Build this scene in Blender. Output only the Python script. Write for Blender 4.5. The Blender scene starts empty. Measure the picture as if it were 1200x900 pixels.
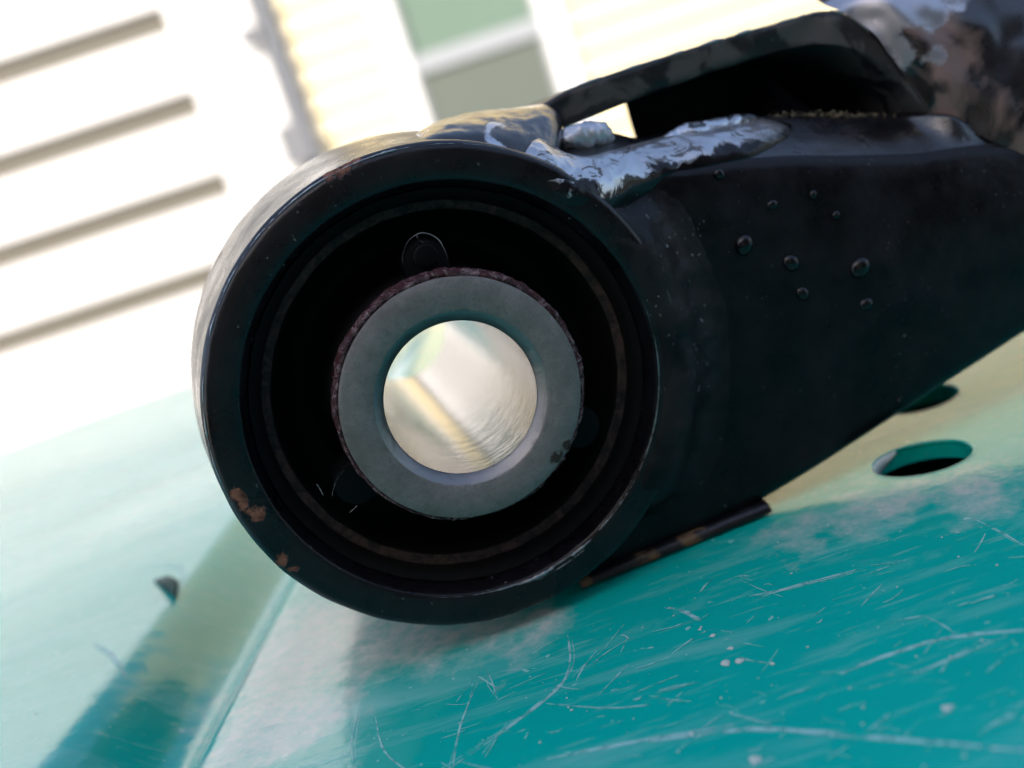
import bpy, bmesh, math, random
import numpy as np
from mathutils import Vector, Matrix, noise

random.seed(7)
SC = bpy.context.scene
COL = SC.collection
MM = 0.001
CAM_H = 950.0                                   # camera height above the driveway, mm

# ------------------------------------------------------------------ camera
ROLL = math.radians(18.2)
PITCH = math.radians(12.7735)
FPX = 1200.0
cam_d = bpy.data.cameras.new('camera')
cam = bpy.data.objects.new('camera', cam_d)
COL.objects.link(cam)
cam_d.sensor_width = 36.0
cam_d.lens = 36.0
cam_d.clip_start = 0.005
cam_d.clip_end = 500.0
cam.location = (0, 0, CAM_H * MM)
cam.matrix_world = (Matrix.Translation((0, 0, CAM_H * MM)) @ Matrix.Rotation(math.pi / 2 - PITCH, 4, 'X')
                    @ Matrix.Rotation(-ROLL, 4, 'Z'))
cam_d.dof.use_dof = True
cam_d.dof.focus_distance = 0.0945
cam_d.dof.aperture_fstop = 18.0
cam_d.dof.aperture_blades = 0
SC.camera = cam

# ------------------------------------------------------------------ daylight
SUN_EL, SUN_AZ = math.radians(35), math.atan2(-0.42, -0.91)      # behind the camera, a little to its left
world = bpy.data.worlds.new('World')
SC.world = world
world.use_nodes = True
wn = world.node_tree
sky = wn.nodes.new('ShaderNodeTexSky')
sky.sky_type = 'NISHITA'
sky.sun_disc = False
sky.sun_elevation = SUN_EL
sky.sun_rotation = SUN_AZ
sky.air_density = 1.0
sky.dust_density = 3.0
sky.ozone_density = 1.0
bg = wn.nodes['Background']
bg.inputs['Strength'].default_value = 0.15
wn.links.new(sky.outputs[0], bg.inputs[0])
sun_d = bpy.data.lights.new('sun', 'SUN')
sun_d.energy = 2.0
sun_d.angle = math.radians(1.0)
sun_d.color = (1.0, 0.94, 0.85)
sun = bpy.data.objects.new('sun', sun_d)
COL.objects.link(sun)
sdir = Vector((math.sin(SUN_AZ) * math.cos(SUN_EL), math.cos(SUN_AZ) * math.cos(SUN_EL), math.sin(SUN_EL)))
sun.rotation_euler = (-sdir).to_track_quat('-Z', 'Y').to_euler()
sun.location = (0, -3, 6)

SC.view_settings.view_transform = 'Standard'
SC.view_settings.look = 'None'
SC.view_settings.exposure = 1.5
SC.view_settings.gamma = 1.0
SC.cycles.use_denoising = True
SC.cycles.max_bounces = 10
SC.cycles.glossy_bounces = 8

# ------------------------------------------------------------------ frames (mm, camera at the origin)
R0i = np.array([math.cos(ROLL), -math.sin(ROLL)])
U0i = np.array([-math.sin(ROLL), -math.cos(ROLL)])


def ray(px, py):
    """direction of the sight line through a point of the 1200x900 photograph"""
    v = np.array([(px - 600) / FPX, (py - 450) / FPX])
    X, u = v @ R0i, v @ U0i
    return np.array([X, math.cos(PITCH) + u * math.sin(PITCH), -math.sin(PITCH) + u * math.cos(PITCH)])


AX = np.array([-0.15535809, 0.98785822, 0.0])          # bushing axis, pointing away from the viewer
BX = np.array([AX[1], -AX[0], 0.0])                    # along the arm
RC = np.array([-5.21156038, 95.36781424, -20.90093228])  # centre of the outer sleeve's front rim
ZL = -46.2                                              # lid surface


def loc(px, py, a):
    """(along, up, deep) of the point at depth a behind the sleeve's rim"""
    r = ray(px, py)
    P0 = RC + AX * a
    q = r * ((P0 @ AX) / (r @ AX)) - RC
    return q @ BX, q[2], a


def W(b, c, a):
    return RC + BX * b + AX * a + np.array([0, 0, c])


def on_lid(px, py):
    r = ray(px, py)
    q = r * ZL / r[2]
    return q[0], q[1]


def fac(px, py, y=4000.0):
    r = ray(px, py)
    q = r * y / r[1]
    return q[0], q[2]


# ------------------------------------------------------------------ object helpers
def tag(o, label=None, cat=None, group=None, kind=None):
    for k, v in (('label', label), ('category', cat), ('group', group), ('kind', kind)):
        if v:
            o[k] = v
    return o


def empty(name, p):
    o = bpy.data.objects.new(name, None)
    COL.objects.link(o)
    o.empty_display_size = 0.01
    o.location = Vector((p[0], p[1], p[2] + CAM_H)) * MM
    return o


def link(name, me, parent=None, base=None):
    o = bpy.data.objects.new(name, me)
    COL.objects.link(o)
    if parent:
        o.parent = parent
    return o


def root_pos(parent):
    p = parent
    v = Vector((0, 0, 0))
    while p:
        v += p.location
        p = p.parent
    return v


def mesh(name, verts, faces, mats, parent=None, smooth=True, midx=None, sharp=None):
    """verts in mm, camera frame; the object's origin stays at its parent's origin"""
    off = root_pos(parent)
    me = bpy.data.meshes.new(name)
    vv = [(Vector((float(v[0]), float(v[1]), float(v[2]) + CAM_H)) * MM - off) for v in verts]
    me.from_pydata(vv, [], faces)
    if not isinstance(mats, (list, tuple)):
        mats = [mats]
    for m in mats:
        me.materials.append(m)
    if midx:
        me.polygons.foreach_set('material_index', midx)
    bm = bmesh.new()
    bm.from_mesh(me)
    bmesh.ops.remove_doubles(bm, verts=bm.verts, dist=1e-7)
    bmesh.ops.recalc_face_normals(bm, faces=bm.faces)
    bm.to_mesh(me)
    bm.free()
    if smooth:
        me.polygons.foreach_set('use_smooth', [True] * len(me.polygons))
        if sharp:
            me.set_sharp_from_angle(angle=math.radians(sharp))
    return link(name, me, parent)


def nz(p, s, seed=0.0):
    return noise.noise(Vector((p[0] * s + seed, p[1] * s - seed * 1.7, p[2] * s + seed * 0.6)))


def lathe(profile, n=160, t0=0.0, t1=2 * math.pi, disp=None, mat_of=None):
    """profile: (R, a) list around the bushing axis; angle 0 points along the arm, 90 degrees up"""
    full = abs(t1 - t0 - 2 * math.pi) < 1e-6
    m = n if full else n + 1
    V, F, I = [], [], []
    for i in range(m):
        t = t0 + (t1 - t0) * i / n
        for j, (R, a) in enumerate(profile):
            r2, a2 = (R, a) if disp is None else disp(R, a, t, j)
            V.append(W(r2 * math.cos(t), r2 * math.sin(t), a2))
    k = len(profile)
    for i in range(n):
        for j in range(k - 1):
            i2 = (i + 1) % m
            F.append((i * k + j, i2 * k + j, i2 * k + j + 1, i * k + j + 1))
            I.append(mat_of(j) if mat_of else 0)
    return V, F, I


def grid_faces(nu, nv, wrap=False):
    F = []
    for i in range(nu - 1):
        for j in range(nv - 1 + (1 if wrap else 0)):
            j2 = (j + 1) % nv
            F.append((i * nv + j, (i + 1) * nv + j, (i + 1) * nv + j2, i * nv + j2))
    return F


def smooth_path(pts, n):
    pts = np.array(pts, float)
    k = len(pts)
    out = []
    for i in range(n):
        s = i / (n - 1) * (k - 1)
        j = min(int(s), k - 2)
        u = s - j
        p0, p1, p2, p3 = pts[max(j - 1, 0)], pts[j], pts[j + 1], pts[min(j + 2, k - 1)]
        out.append(0.5 * (2 * p1 + (p2 - p0) * u + (2 * p0 - 5 * p1 + 4 * p2 - p3) * u * u
                          + (3 * p1 - p0 - 3 * p2 + p3) * u ** 3))
    return np.array(out)


def box(x0, x1, y0, y1, z0, z1):
    V = [(x, y, z) for x in (x0, x1) for y in (y0, y1) for z in (z0, z1)]
    F = [(0, 1, 3, 2), (4, 6, 7, 5), (0, 4, 5, 1), (2, 3, 7, 6), (0, 2, 6, 4), (1, 5, 7, 3)]
    return V, F


# ------------------------------------------------------------------ materials
class Mat:
    def __init__(self, name):
        self.m = bpy.data.materials.new(name)
        self.m.use_nodes = True
        self.t = self.m.node_tree
        self.p = self.t.nodes['Principled BSDF']

    def n(self, kind, **kw):
        x = self.t.nodes.new(kind)
        for k, v in kw.items():
            setattr(x, k, v)
        return x

    def l(self, a, b):
        self.t.links.new(a, b)

    def set(self, **kw):
        for k, v in kw.items():
            self.p.inputs[k.replace('_', ' ')].default_value = v
        return self

    def coord(self, scale=(1, 1, 1), rot=(0, 0, 0)):
        c = self.n('ShaderNodeTexCoord')
        mp = self.n('ShaderNodeMapping')
        mp.inputs['Scale'].default_value = scale
        mp.inputs['Rotation'].default_value = rot
        self.l(c.outputs['Object'], mp.inputs[0])
        return mp.outputs[0]

    def noise(self, scale, detail=6, rough=0.6, vec=None, dist=0.0):
        x = self.n('ShaderNodeTexNoise')
        x.inputs['Scale'].default_value = scale
        x.inputs['Detail'].default_value = detail
        x.inputs['Roughness'].default_value = rough
        x.inputs['Distortion'].default_value = dist
        self.l(vec if vec is not None else self.coord(), x.inputs['Vector'])
        return x.outputs['Fac']

    def ramp(self, fac, stops, interp='LINEAR'):
        r = self.n('ShaderNodeValToRGB')
        r.color_ramp.interpolation = interp
        e = r.color_ramp.elements
        while len(e) < len(stops):
            e.new(0.5)
        for q, (pos, c) in zip(e, stops):
            q.position = pos
            q.color = (c, c, c, 1) if isinstance(c, (int, float)) else (*c, 1)
        self.l(fac, r.inputs[0])
        return r.outputs[0]

    def mix(self, fac, a, b):
        x = self.n('ShaderNodeMix', data_type='RGBA')
        for s, v in ((0, fac), (6, a), (7, b)):
            if isinstance(v, (int, float)):
                x.inputs[s].default_value = v if s == 0 else (v, v, v, 1)
            elif isinstance(v, tuple):
                x.inputs[s].default_value = (*v, 1)
            else:
                self.l(v, x.inputs[s])
        return x.outputs[2]

    def math(self, op, a, b=None, clamp=False):
        x = self.n('ShaderNodeMath', operation=op, use_clamp=clamp)
        for s, v in ((0, a), (1, b)):
            if v is None:
                continue
            if isinstance(v, (int, float)):
                x.inputs[s].default_value = v
            else:
                self.l(v, x.inputs[s])
        return x.outputs[0]

    def bump(self, h, strength=0.3, dist=0.0002, prev=None):
        b = self.n('ShaderNodeBump')
        b.inputs['Strength'].default_value = strength
        b.inputs['Distance'].default_value = dist
        self.l(h, b.inputs['Height'])
        if prev is not None:
            self.l(prev, b.inputs['Normal'])
        return b.outputs[0]

    def spots(self, items, wob=0.0006, nscale=900, soft=0.00012):
        """soft-edged spots for wear and for painted sheen and glare: items = (point in m, object space; radius m)"""
        nf = self.noise(nscale, 5, 0.6)
        off = self.math('MULTIPLY', self.math('SUBTRACT', nf, 0.5), wob * 4)
        out = None
        c = self.coord()
        for p, r in items:
            d = self.n('ShaderNodeVectorMath', operation='DISTANCE')
            self.l(c, d.inputs[0])
            d.inputs[1].default_value = p
            e = self.math('ADD', d.outputs['Value'], off)
            k = self.n('ShaderNodeMapRange')
            k.inputs[1].default_value = r + soft
            k.inputs[2].default_value = r - soft
            self.l(e, k.inputs[0])
            out = k.outputs[0] if out is None else self.math('MAXIMUM', out, k.outputs[0])
        return out


def to_obj(p):
    """mm, camera frame -> metres in the control arm's own space"""
    return tuple((Vector((float(p[0]), float(p[1]), float(p[2]))) - ARM_BASE) * MM)


ARM_BASE = Vector((float(RC[0]), float(RC[1]), ZL))


def paint(name, rough=(0.22, 0.5), bump=0.35, spec=0.5, rust=None, sheen=None, blotch=0.0, dust=0.25, bscale=260, blscale=190, sheen_spots=None, blcol=(0.06, 0.055, 0.052), across=None, baro=0.3, dsc=2600, dth=0.70):
    M = Mat(name)
    n1 = M.noise(180, 6, 0.65)
    n2 = M.noise(1500, 4, 0.7)
    col = M.mix(M.ramp(n1, [(0.4, 0.0), (0.7, 1.0)]), (0.0045, 0.0038, 0.0055), (0.0115, 0.0105, 0.013))
    ro = M.ramp(n1, [(0.3, rough[0]), (0.7, rough[1])])
    # fine grey dust and grit specks on the paint
    sp = M.ramp(M.noise(dsc, 2, 0.5), [(dth, 0.0), (dth + 0.05, 1.0)])
    gate = M.ramp(M.noise(140, 3), [(0.45, 0.0), (0.65, 1.0)])
    spk = M.math('MULTIPLY', M.math('MULTIPLY', sp, gate), dust)
    col = M.mix(spk, col, (0.36, 0.36, 0.37))
    if blotch:
        bl = M.ramp(M.noise(blscale, 5, 0.55, dist=0.8), [(0.50, 0.0), (0.56, 1.0)])
        col = M.mix(M.math('MULTIPLY', bl, blotch), col, blcol)
        ro = M.mix(M.math('MULTIPLY', bl, 0.8), ro, 0.62)
    if rust:
        k = M.spots(rust)
        rc = M.mix(M.ramp(M.noise(1100, 5, 0.7), [(0.35, 0.0), (0.65, 1.0)]), (0.05, 0.014, 0.008), (0.30, 0.125, 0.075))
        col = M.mix(k, col, rc)
        ro = M.mix(k, ro, 0.75)
        rk = k
    if sheen:  # pale metallic patches that paint sky sheen on the weld lumps
        k = M.ramp(M.noise(*sheen[:2], 0.55, dist=1.4), [(sheen[2], 0.0), (sheen[2] + 0.05, 1.0)])
        col = M.mix(k, col, (0.50, 0.51, 0.55))
        M.l(M.math('MULTIPLY', k, 0.9), M.p.inputs['Metallic'])
        ro = M.mix(k, ro, baro)
    if across:  # sky sheen along the weld, put into colour and metallic
        def attr(nm):
            x = M.n('ShaderNodeAttribute', attribute_name=nm)
            return x.outputs['Fac']
        nn = M.math('MULTIPLY', M.math('SUBTRACT', M.noise(190, 6, 0.62, dist=0.6), 0.5), 1.5)
        u = M.math('ADD', attr('across'), nn)
        k = M.ramp(u, [(0.20, 0.0), (0.27, 1.0), (0.97, 1.0), (1.0, 0.6)])
        v = M.math('ADD', attr('along'), M.math('MULTIPLY', nn, 0.35))
        k = M.math('MULTIPLY', k, M.ramp(v, [(0.04, 0.0), (0.10, 1.0), (0.80, 1.0), (0.95, 0.0)]))
        crack = M.ramp(M.noise(420, 7, 0.65, dist=1.0), [(0.56, 1.0), (0.62, 0.15)])
        k = M.math('MULTIPLY', k, crack)
        col = M.mix(k, col, (0.47, 0.47, 0.495))
        M.l(M.math('MULTIPLY', k, 0.85), M.p.inputs['Metallic'])
        ro = M.mix(k, ro, 0.30)
    if sheen_spots:  # sky sheen on the cover, painted as paler metallic spots
        k = M.spots(sheen_spots, 0.0015, 230, 0.0003)
        col = M.mix(k, col, (0.40, 0.395, 0.43))
        M.l(M.math('MULTIPLY', k, 0.75), M.p.inputs['Metallic'])
        ro = M.mix(k, ro, 0.32)
    M.l(col, M.p.inputs['Base Color'])
    M.l(ro, M.p.inputs['Roughness'])
    M.p.inputs['Specular IOR Level'].default_value = spec
    b = M.bump(M.noise(bscale, 5, 0.6), bump, 0.0004)
    b = M.bump(n2, bump * 0.5, 0.0001, b)
    if rust:
        b = M.bump(M.math('SUBTRACT', 1.0, rk), 0.9, 0.0003, b)
    M.l(b, M.p.inputs['Normal'])
    return M.m


def rustpt(px, py, a, r):
    return (to_obj(W(*loc(px, py, a))), r * MM)


m_sleeve = paint('black_sleeve_paint', (0.18, 0.42), 0.3, 0.34, dust=0.7, bscale=330, dsc=1700, dth=0.69,
                 rust=[rustpt(277, 582, 0, 0.75), rustpt(283, 590, 0, 0.6), rustpt(301, 603, 0, 0.62),
                       rustpt(293, 601, 0, 0.45), rustpt(384, 207, 0.5, 0.5), rustpt(395, 201, 0.5, 0.55),
                       rustpt(406, 195, 0.5, 0.55), rustpt(416, 190, 0.5, 0.45), rustpt(330, 655, 0.2, 0.5),
                       rustpt(345, 664, 0.3, 0.45), rustpt(254, 300, 14, 0.5), rustpt(300, 235, 20, 0.4)])
m_plate = paint('black_plate_paint', (0.22, 0.5), 0.3, 0.2, dust=0.5, bscale=420)
m_fillet = paint('black_fillet_paint', (0.3, 0.6), 0.45, 0.2, dust=0.55, bscale=300, blotch=0.12, dsc=1500, dth=0.66)
m_strap = paint('worn_strap_paint', (0.3, 0.6), 0.5, 0.5, blotch=0.9, dust=0.9, blscale=150)
m_cover = paint('worn_sheen_cover_paint', (0.15, 0.35), 0.12, 0.8, blotch=1.0, dust=0.05, bscale=110, blscale=55, blcol=(0.15, 0.085, 0.07),
                sheen_spots=[(to_obj(W(*loc(px, py, a_))), r_ * MM) for px, py, a_, r_ in
                            ((1040, -8, 12, 3.2), (1095, -14, 13, 3.6), (1130, 2, 12, 2.6), (1018, 16, 11, 2.2), (1000, 5, 12, 2.6), (1030, 30, 11, 2.4), (1070, 20, 11, 3.2), (1110, 12, 12, 3.0), (1160, -8, 14, 3.6), (1200, -30, 16, 4.0),
                             (1060, 55, 9, 1.6), (1092, 66, 8, 1.2))])
m_weld = paint('sheen_weld_paint', (0.12, 0.35), 0.09, 0.3, across=True, dust=1.0, bscale=200)
m_hump = paint('glossy_weld_paint', (0.15, 0.3), 0.2, 0.8, sheen=(120, 5, 0.56), dust=0.3)
m_ridge = paint('sheen_ridge_metal', (0.2, 0.4), 0.3, 0.8, sheen=(260, 6, 0.47), dust=0.5)
m_blob = paint('pale_weld_metal', (0.2, 0.4), 0.5, 0.8, sheen=(60, 3, 0.2), dust=0.4, baro=0.5, bscale=400)
m_lip = paint('lip_paint', (0.15, 0.4), 0.5, 0.9, dust=0.4)
m_bead = Mat('gloss_black_bead').set(Base_Color=(0.004, 0.004, 0.005, 1), Roughness=0.12, Specular_IOR_Level=0.35).m


def rubber():
    M = Mat('black_rubber')
    n = M.noise(900, 6, 0.7)
    M.l(M.mix(n, (0.003, 0.003, 0.0032), (0.008, 0.007, 0.007)), M.p.inputs['Base Color'])
    M.set(Roughness=0.72)
    M.p.inputs['Specular IOR Level'].default_value = 0.12
    M.l(M.bump(n, 0.4, 0.0002), M.p.inputs['Normal'])
    return M.m


def rust_rubber(name, dark, light, thr=0.5, gl=0.45, sc=800):
    M = Mat(name)
    n = M.noise(sc, 6, 0.75, dist=0.8)
    M.l(M.ramp(n, [(thr - 0.12, dark), (thr + 0.02, tuple((np.array(dark) + np.array(light)) / 2)), (thr + 0.16, light)]),
        M.p.inputs['Base Color'])
    M.set(Roughness=gl)
    M.l(M.bump(n, 0.9, 0.0006), M.p.inputs['Normal'])
    return M.m


m_rubber = rubber()
m_step = rust_rubber('rusty_rubber_edge', (0.008, 0.005, 0.005), (0.11, 0.055, 0.045), 0.52, 0.7)
m_lug = Mat('moulded_rubber').set(Base_Color=(0.0025, 0.003, 0.0035, 1), Roughness=0.5, Specular_IOR_Level=0.1).m
m_lip_red = rust_rubber('torn_red_rubber', (0.05, 0.006, 0.009), (0.50, 0.36, 0.37), 0.60, 0.22, 1000)


def grey_steel():
    M = Mat('phosphated_grey_steel')
    n1 = M.noise(420, 7, 0.75)
    n2 = M.noise(2200, 5, 0.75)
    c = M.mix(M.ramp(n1, [(0.3, 0.0), (0.7, 1.0)]), (0.14, 0.128, 0.12), (0.25, 0.225, 0.212))
    c = M.mix(M.ramp(n2, [(0.33, 0.8), (0.47, 0.0)]), c, (0.13, 0.125, 0.12))
    k = M.spots([(to_obj(W(*loc(px, py, -3.04))), q * MM) for px, py, q in ((650, 537, 0.35), (668, 521, 0.4), (659, 532, 0.2))], 0.0006, 900)
    c = M.mix(k, c, (0.05, 0.025, 0.018))
    c = M.mix(M.ramp(M.noise(120, 3, 0.5), [(0.62, 0.0), (0.70, 0.5)]), c, (0.13, 0.12, 0.09))
    M.l(c, M.p.inputs['Base Color'])
    M.set(Roughness=0.55, Metallic=0.25)
    M.l(M.bump(n2, 0.55, 0.00025, M.bump(n1, 0.3, 0.0004)), M.p.inputs['Normal'])
    return M.m


def bright_steel(name, rough, col, bump=0.2, stretch=None):
    M = Mat(name)
    M.set(Metallic=1.0, Roughness=rough)
    v = M.coord(stretch or (1, 1, 1), (0, 0, math.atan2(AX[1], AX[0])))
    n = M.noise(500, 6, 0.7, v)
    M.l(M.mix(n, tuple(x * 0.8 for x in col), col), M.p.inputs['Base Color'])
    M.l(M.bump(n, bump, 0.0002), M.p.inputs['Normal'])
    return M.m


m_face = grey_steel()
m_cham = bright_steel('worn_bright_steel', 0.42, (0.27, 0.262, 0.26), 0.7)
m_bore = bright_steel('bore_steel', 0.16, (0.38, 0.375, 0.37), 0.5, (0.5, 1, 1))


def lid_mat():
    M = Mat('scratched_teal_plastic')
    n1 = M.noise(14, 5, 0.6)
    c = M.mix(n1, (0.0, 0.32, 0.27), (0.004, 0.45, 0.37))
    # pale scuffed haze in long streaks
    v = M.coord((9, 45, 9), (0, 0, math.radians(-14)))
    st = M.ramp(M.noise(3.2, 7, 0.65, v, 0.6), [(0.50, 0.0), (0.70, 1.0)])
    v2 = M.coord((40, 300, 40), (0, 0, math.radians(-20)))
    st2 = M.ramp(M.noise(3.0, 4, 0.6, v2), [(0.60, 0.0), (0.70, 1.0)])
    v3 = M.coord((60, 420, 60), (0, 0, math.radians(38)))
    st3 = M.ramp(M.noise(2.4, 4, 0.6, v3), [(0.64, 0.0), (0.72, 1.0)])
    sc = M.math('MAXIMUM', M.math('MULTIPLY', st, 0.38), M.math('MAXIMUM', M.math('MULTIPLY', st2, 0.24), M.math('MULTIPLY', st3, 0.20)))
    dots = M.ramp(M.noise(950, 2, 0.4), [(0.73, 0.0), (0.77, 1.0)])
    sc = M.math('MAXIMUM', sc, M.math('MULTIPLY', dots, 0.55))
    c = M.mix(sc, c, (0.34, 0.60, 0.55))
    # pale glare painted under the sleeve and by the hole, with some dusty rub
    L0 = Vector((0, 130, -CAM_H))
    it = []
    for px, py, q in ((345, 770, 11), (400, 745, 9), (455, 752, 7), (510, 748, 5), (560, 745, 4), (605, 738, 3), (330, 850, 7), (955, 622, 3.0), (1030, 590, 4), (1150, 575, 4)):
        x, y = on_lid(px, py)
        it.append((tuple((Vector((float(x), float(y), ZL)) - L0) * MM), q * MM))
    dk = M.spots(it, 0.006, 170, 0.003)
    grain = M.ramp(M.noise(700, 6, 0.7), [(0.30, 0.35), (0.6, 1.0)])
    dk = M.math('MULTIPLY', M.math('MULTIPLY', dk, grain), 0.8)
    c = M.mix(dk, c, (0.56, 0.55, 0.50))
    M.set(IOR=1.5)
    M.p.inputs['Coat Weight'].default_value = 0.05
    M.p.inputs['Coat Roughness'].default_value = 0.09
    M.l(c, M.p.inputs['Base Color'])
    ro = M.mix(sc, M.ramp(n1, [(0.3, 0.09), (0.7, 0.17)]), 0.42)
    M.l(ro, M.p.inputs['Roughness'])
    b = M.bump(M.noise(38, 5, 0.6), 0.42, 0.0008)
    b = M.bump(M.noise(420, 4, 0.6), 0.10, 0.0002, b)
    b = M.bump(st2, 0.12, 0.0001, b)
    M.l(b, M.p.inputs['Normal'])
    return M.m


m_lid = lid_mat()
m_scr = Mat('whitened_plastic').set(Base_Color=(0.36, 0.66, 0.63, 1), Roughness=0.5).m
def broken(mat, scale=260):
    t = mat.node_tree
    p = t.nodes['Principled BSDF']
    c = t.nodes.new('ShaderNodeTexCoord')
    x = t.nodes.new('ShaderNodeTexNoise')
    x.inputs['Scale'].default_value = scale
    x.inputs['Detail'].default_value = 6
    k = t.nodes.new('ShaderNodeMapRange')
    k.inputs[1].default_value = 0.32
    k.inputs[2].default_value = 0.56
    k.inputs[4].default_value = 0.75
    t.links.new(c.outputs['Object'], x.inputs['Vector'])
    t.links.new(x.outputs['Fac'], k.inputs[0])
    t.links.new(k.outputs[0], p.inputs['Alpha'])


broken(m_scr, 700)
m_speck = Mat('pale_grit').set(Base_Color=(0.45, 0.52, 0.48, 1), Roughness=0.6).m


def flat(name, col, rough=0.6, nscale=3.0, amt=0.06, metallic=0.0):
    M = Mat(name)
    n = M.noise(nscale, 5)
    M.l(M.mix(n, tuple(c * (1 - amt) for c in col), tuple(min(c * (1 + amt), 0.9) for c in col)), M.p.inputs['Base Color'])
    M.set(Roughness=rough, Metallic=metallic)
    return M.m


m_white = flat('white_paint', (0.57, 0.57, 0.57), 0.5)
m_groove = flat('beige_groove_shade', (0.10, 0.092, 0.075), 0.8)  # shade in the door grooves, put into the backing colour
m_cream = flat('cream_vinyl', (0.60, 0.51, 0.315), 0.5)
m_grey = flat('grey_metal', (0.11, 0.116, 0.13), 0.5)
m_pane = flat('green_grey_glass', (0.12, 0.17, 0.135), 0.08)
m_screen = flat('grey_insect_screen', (0.075, 0.09, 0.075), 0.7)
m_drive = flat('driveway_concrete', (0.30, 0.29, 0.27), 0.85, 6.0, 0.2)

# ================================================================== SETTING
V, F = box(-14000, 14000, -14000, 14000, -CAM_H - 200, -CAM_H)
tag(mesh('driveway', V, F, m_drive, smooth=False), kind='structure')

# ------------------------------------------------------------------ house behind
house = tag(empty('house', (0, 4000, -CAM_H)),
            'cream and white house wall with garage door and window blurred far behind the lid', 'house')
YF = 4000.0
x_corner = fac(335, 90)[0]
x_win0, x_win1 = fac(482, 75)[0], fac(640, 50)[0]
V, F = box(x_corner, 5200, YF + 60, YF + 260, -CAM_H, 2600)
mesh('wall', V, F, m_cream, house, False)
V, F = box(-5200, x_corner - 3, YF + 30, YF + 260, 1400, 2600)
mesh('wall', V, F, m_white, house, False)

# garage door: boards parted by recessed grooves that stop short of the right stile
gx = np.mean([fac(192, 24)[0], fac(234, 119)[0], fac(268, 215)[0]])
gz = [fac(192, 24)[1], fac(234, 119)[1], fac(268, 215)[1]]
gs = (gz[0] - gz[2]) / 2
V, F = box(-4600, x_corner - 150, YF + 28, YF + 70, -CAM_H + 10, 1390)
door = mesh('garage_door', V, F, m_groove, house, False)
zs = [gz[1] + gs * k for k in (-6, -5, -4, -2, -1, 0, 1, 2, 3, 4)]
G = 44.0
edges = [-CAM_H + 12] + [z for z in zs if -CAM_H + 60 < z < 1340] + [1388]
for z0, z1 in zip(edges[:-1], edges[1:]):
    V, F = [], []
    xa, xb, ya, yb = -4590, gx, YF - 4, YF + 27
    za, zb, q = z0 + G, z1 - G, 5
    V = [(xa, yb, za), (xb, yb, za), (xb, yb, zb), (xa, yb, zb), (xa, ya, za + q), (xb - q, ya, za + q), (xb - q, ya, zb - q), (xa, ya, zb - q)]
    F = [(4, 5, 6, 7), (0, 1, 5, 4), (1, 2, 6, 5), (2, 3, 7, 6), (3, 0, 4, 7)]
    mesh('panel', V, F, m_white, door, False)
V, F = box(gx + 2, x_corner - 152, YF - 4, YF + 27, -CAM_H + 12, 1388)
mesh('stile', V, F, m_white, door, False)
V, F = box(x_corner - 148, x_corner - 42, YF - 30, YF + 60, -CAM_H, 1396)
mesh('door_jamb', V, F, m_white, house, False)

# grey downspout at the corner with its dark elbow
V, F = [], []
ds = [(x_corner - 8, YF - 52, z) for z in np.linspace(-CAM_H + 60, 2500, 12)]
for (x, y, z) in ds:
    for k in range(8):
        t = math.radians(22.5 + 45 * k)
        V.append((x + 30 * math.cos(t), y + 22 * math.sin(t), z))
F = grid_faces(len(ds), 8, True)
mesh('downspout', V, F, m_grey, house, True, sharp=40)
bxp, bzp = fac(352, 165)
V, F = box(bxp - 62, bxp + 48, YF - 110, YF - 76, bzp - 85, bzp + 65)
mesh('outlet_box', V, F, m_grey, house, False)
bxp, bzp = fac(298, 45)
V, F = box(bxp - 40, bxp + 26, YF - 90, YF - 76, bzp - 30, bzp + 30)
mesh('pipe_bracket', V, F, m_grey, house, False)

# siding boards, each lapped over the one below
EXP = 96.0


def board(x0, x1):
    me = None
    for k in range(34):
        z = -CAM_H + 20 + k * EXP
        inside_window = not (x1 <= x_win0 or x0 >= x_win1)
        if inside_window and zw0 - 130 < z + EXP and z < zw1 + 130:
            continue
        if me is None:
            V = [(x0, YF + 18, 0), (x1, YF + 18, 0), (x1, YF + 45, EXP + 8), (x0, YF + 45, EXP + 8),
                 (x0, YF + 30, 0), (x1, YF + 30, 0), (x1, YF + 57, EXP + 8), (x0, YF + 57, EXP + 8)]
            F = [(0, 1, 2, 3), (5, 4, 7, 6), (0, 4, 5, 1), (3, 2, 6, 7), (0, 3, 7, 4), (1, 5, 6, 2)]
            o = mesh('siding_board', V, F, m_cream, house, False)
            me = o.data
            # vertices were made for z=0 at camera height
        else:
            o = link('siding_board', me, house)
        o.location = (0, 0, z * MM)


zw0, zw1 = -260.0, 980.0
board(x_corner + 38, x_win0 - 92)
board(x_win1 + 92, 5200)
board(x_win0 - 90, x_win1 + 90)
V, F = box(x_corner - 40, x_corner + 36, YF - 6, YF + 58, -CAM_H, 2600)
mesh('corner_trim', V, F, m_white, house, False)

# double-hung window
zm = fac(553, 56)[1]
win = mesh('window', *box(x_win0 - 88, x_win0, YF - 14, YF + 58, zw0 - 88, zw1 + 88), m_white, house, False)
for a in ((x_win1, x_win1 + 88, zw0 - 88, zw1 + 88), (x_win0 + 1, x_win1 - 1, zw1, zw1 + 88), (x_win0 + 1, x_win1 - 1, zw0 - 88, zw0)):
    mesh('frame', *box(a[0], a[1], YF - 14, YF + 58, a[2], a[3]), m_white, win, False)
m_sash = flat('pale_grey_sash', (0.24, 0.255, 0.275), 0.5)
for a in ((x_win0 + 2, x_win0 + 16, zw0 + 2, zw1 - 2), (x_win1 - 16, x_win1 - 2, zw0 + 2, zw1 - 2)):
    mesh('sash', *box(a[0], a[1], YF + 6, YF + 28, a[2], a[3]), m_sash, win, False)
mesh('meeting_rail', *box(x_win0 + 1, x_win1 - 1, YF - 4, YF + 40, zm - 32, zm + 32), m_sash, win, False)
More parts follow.
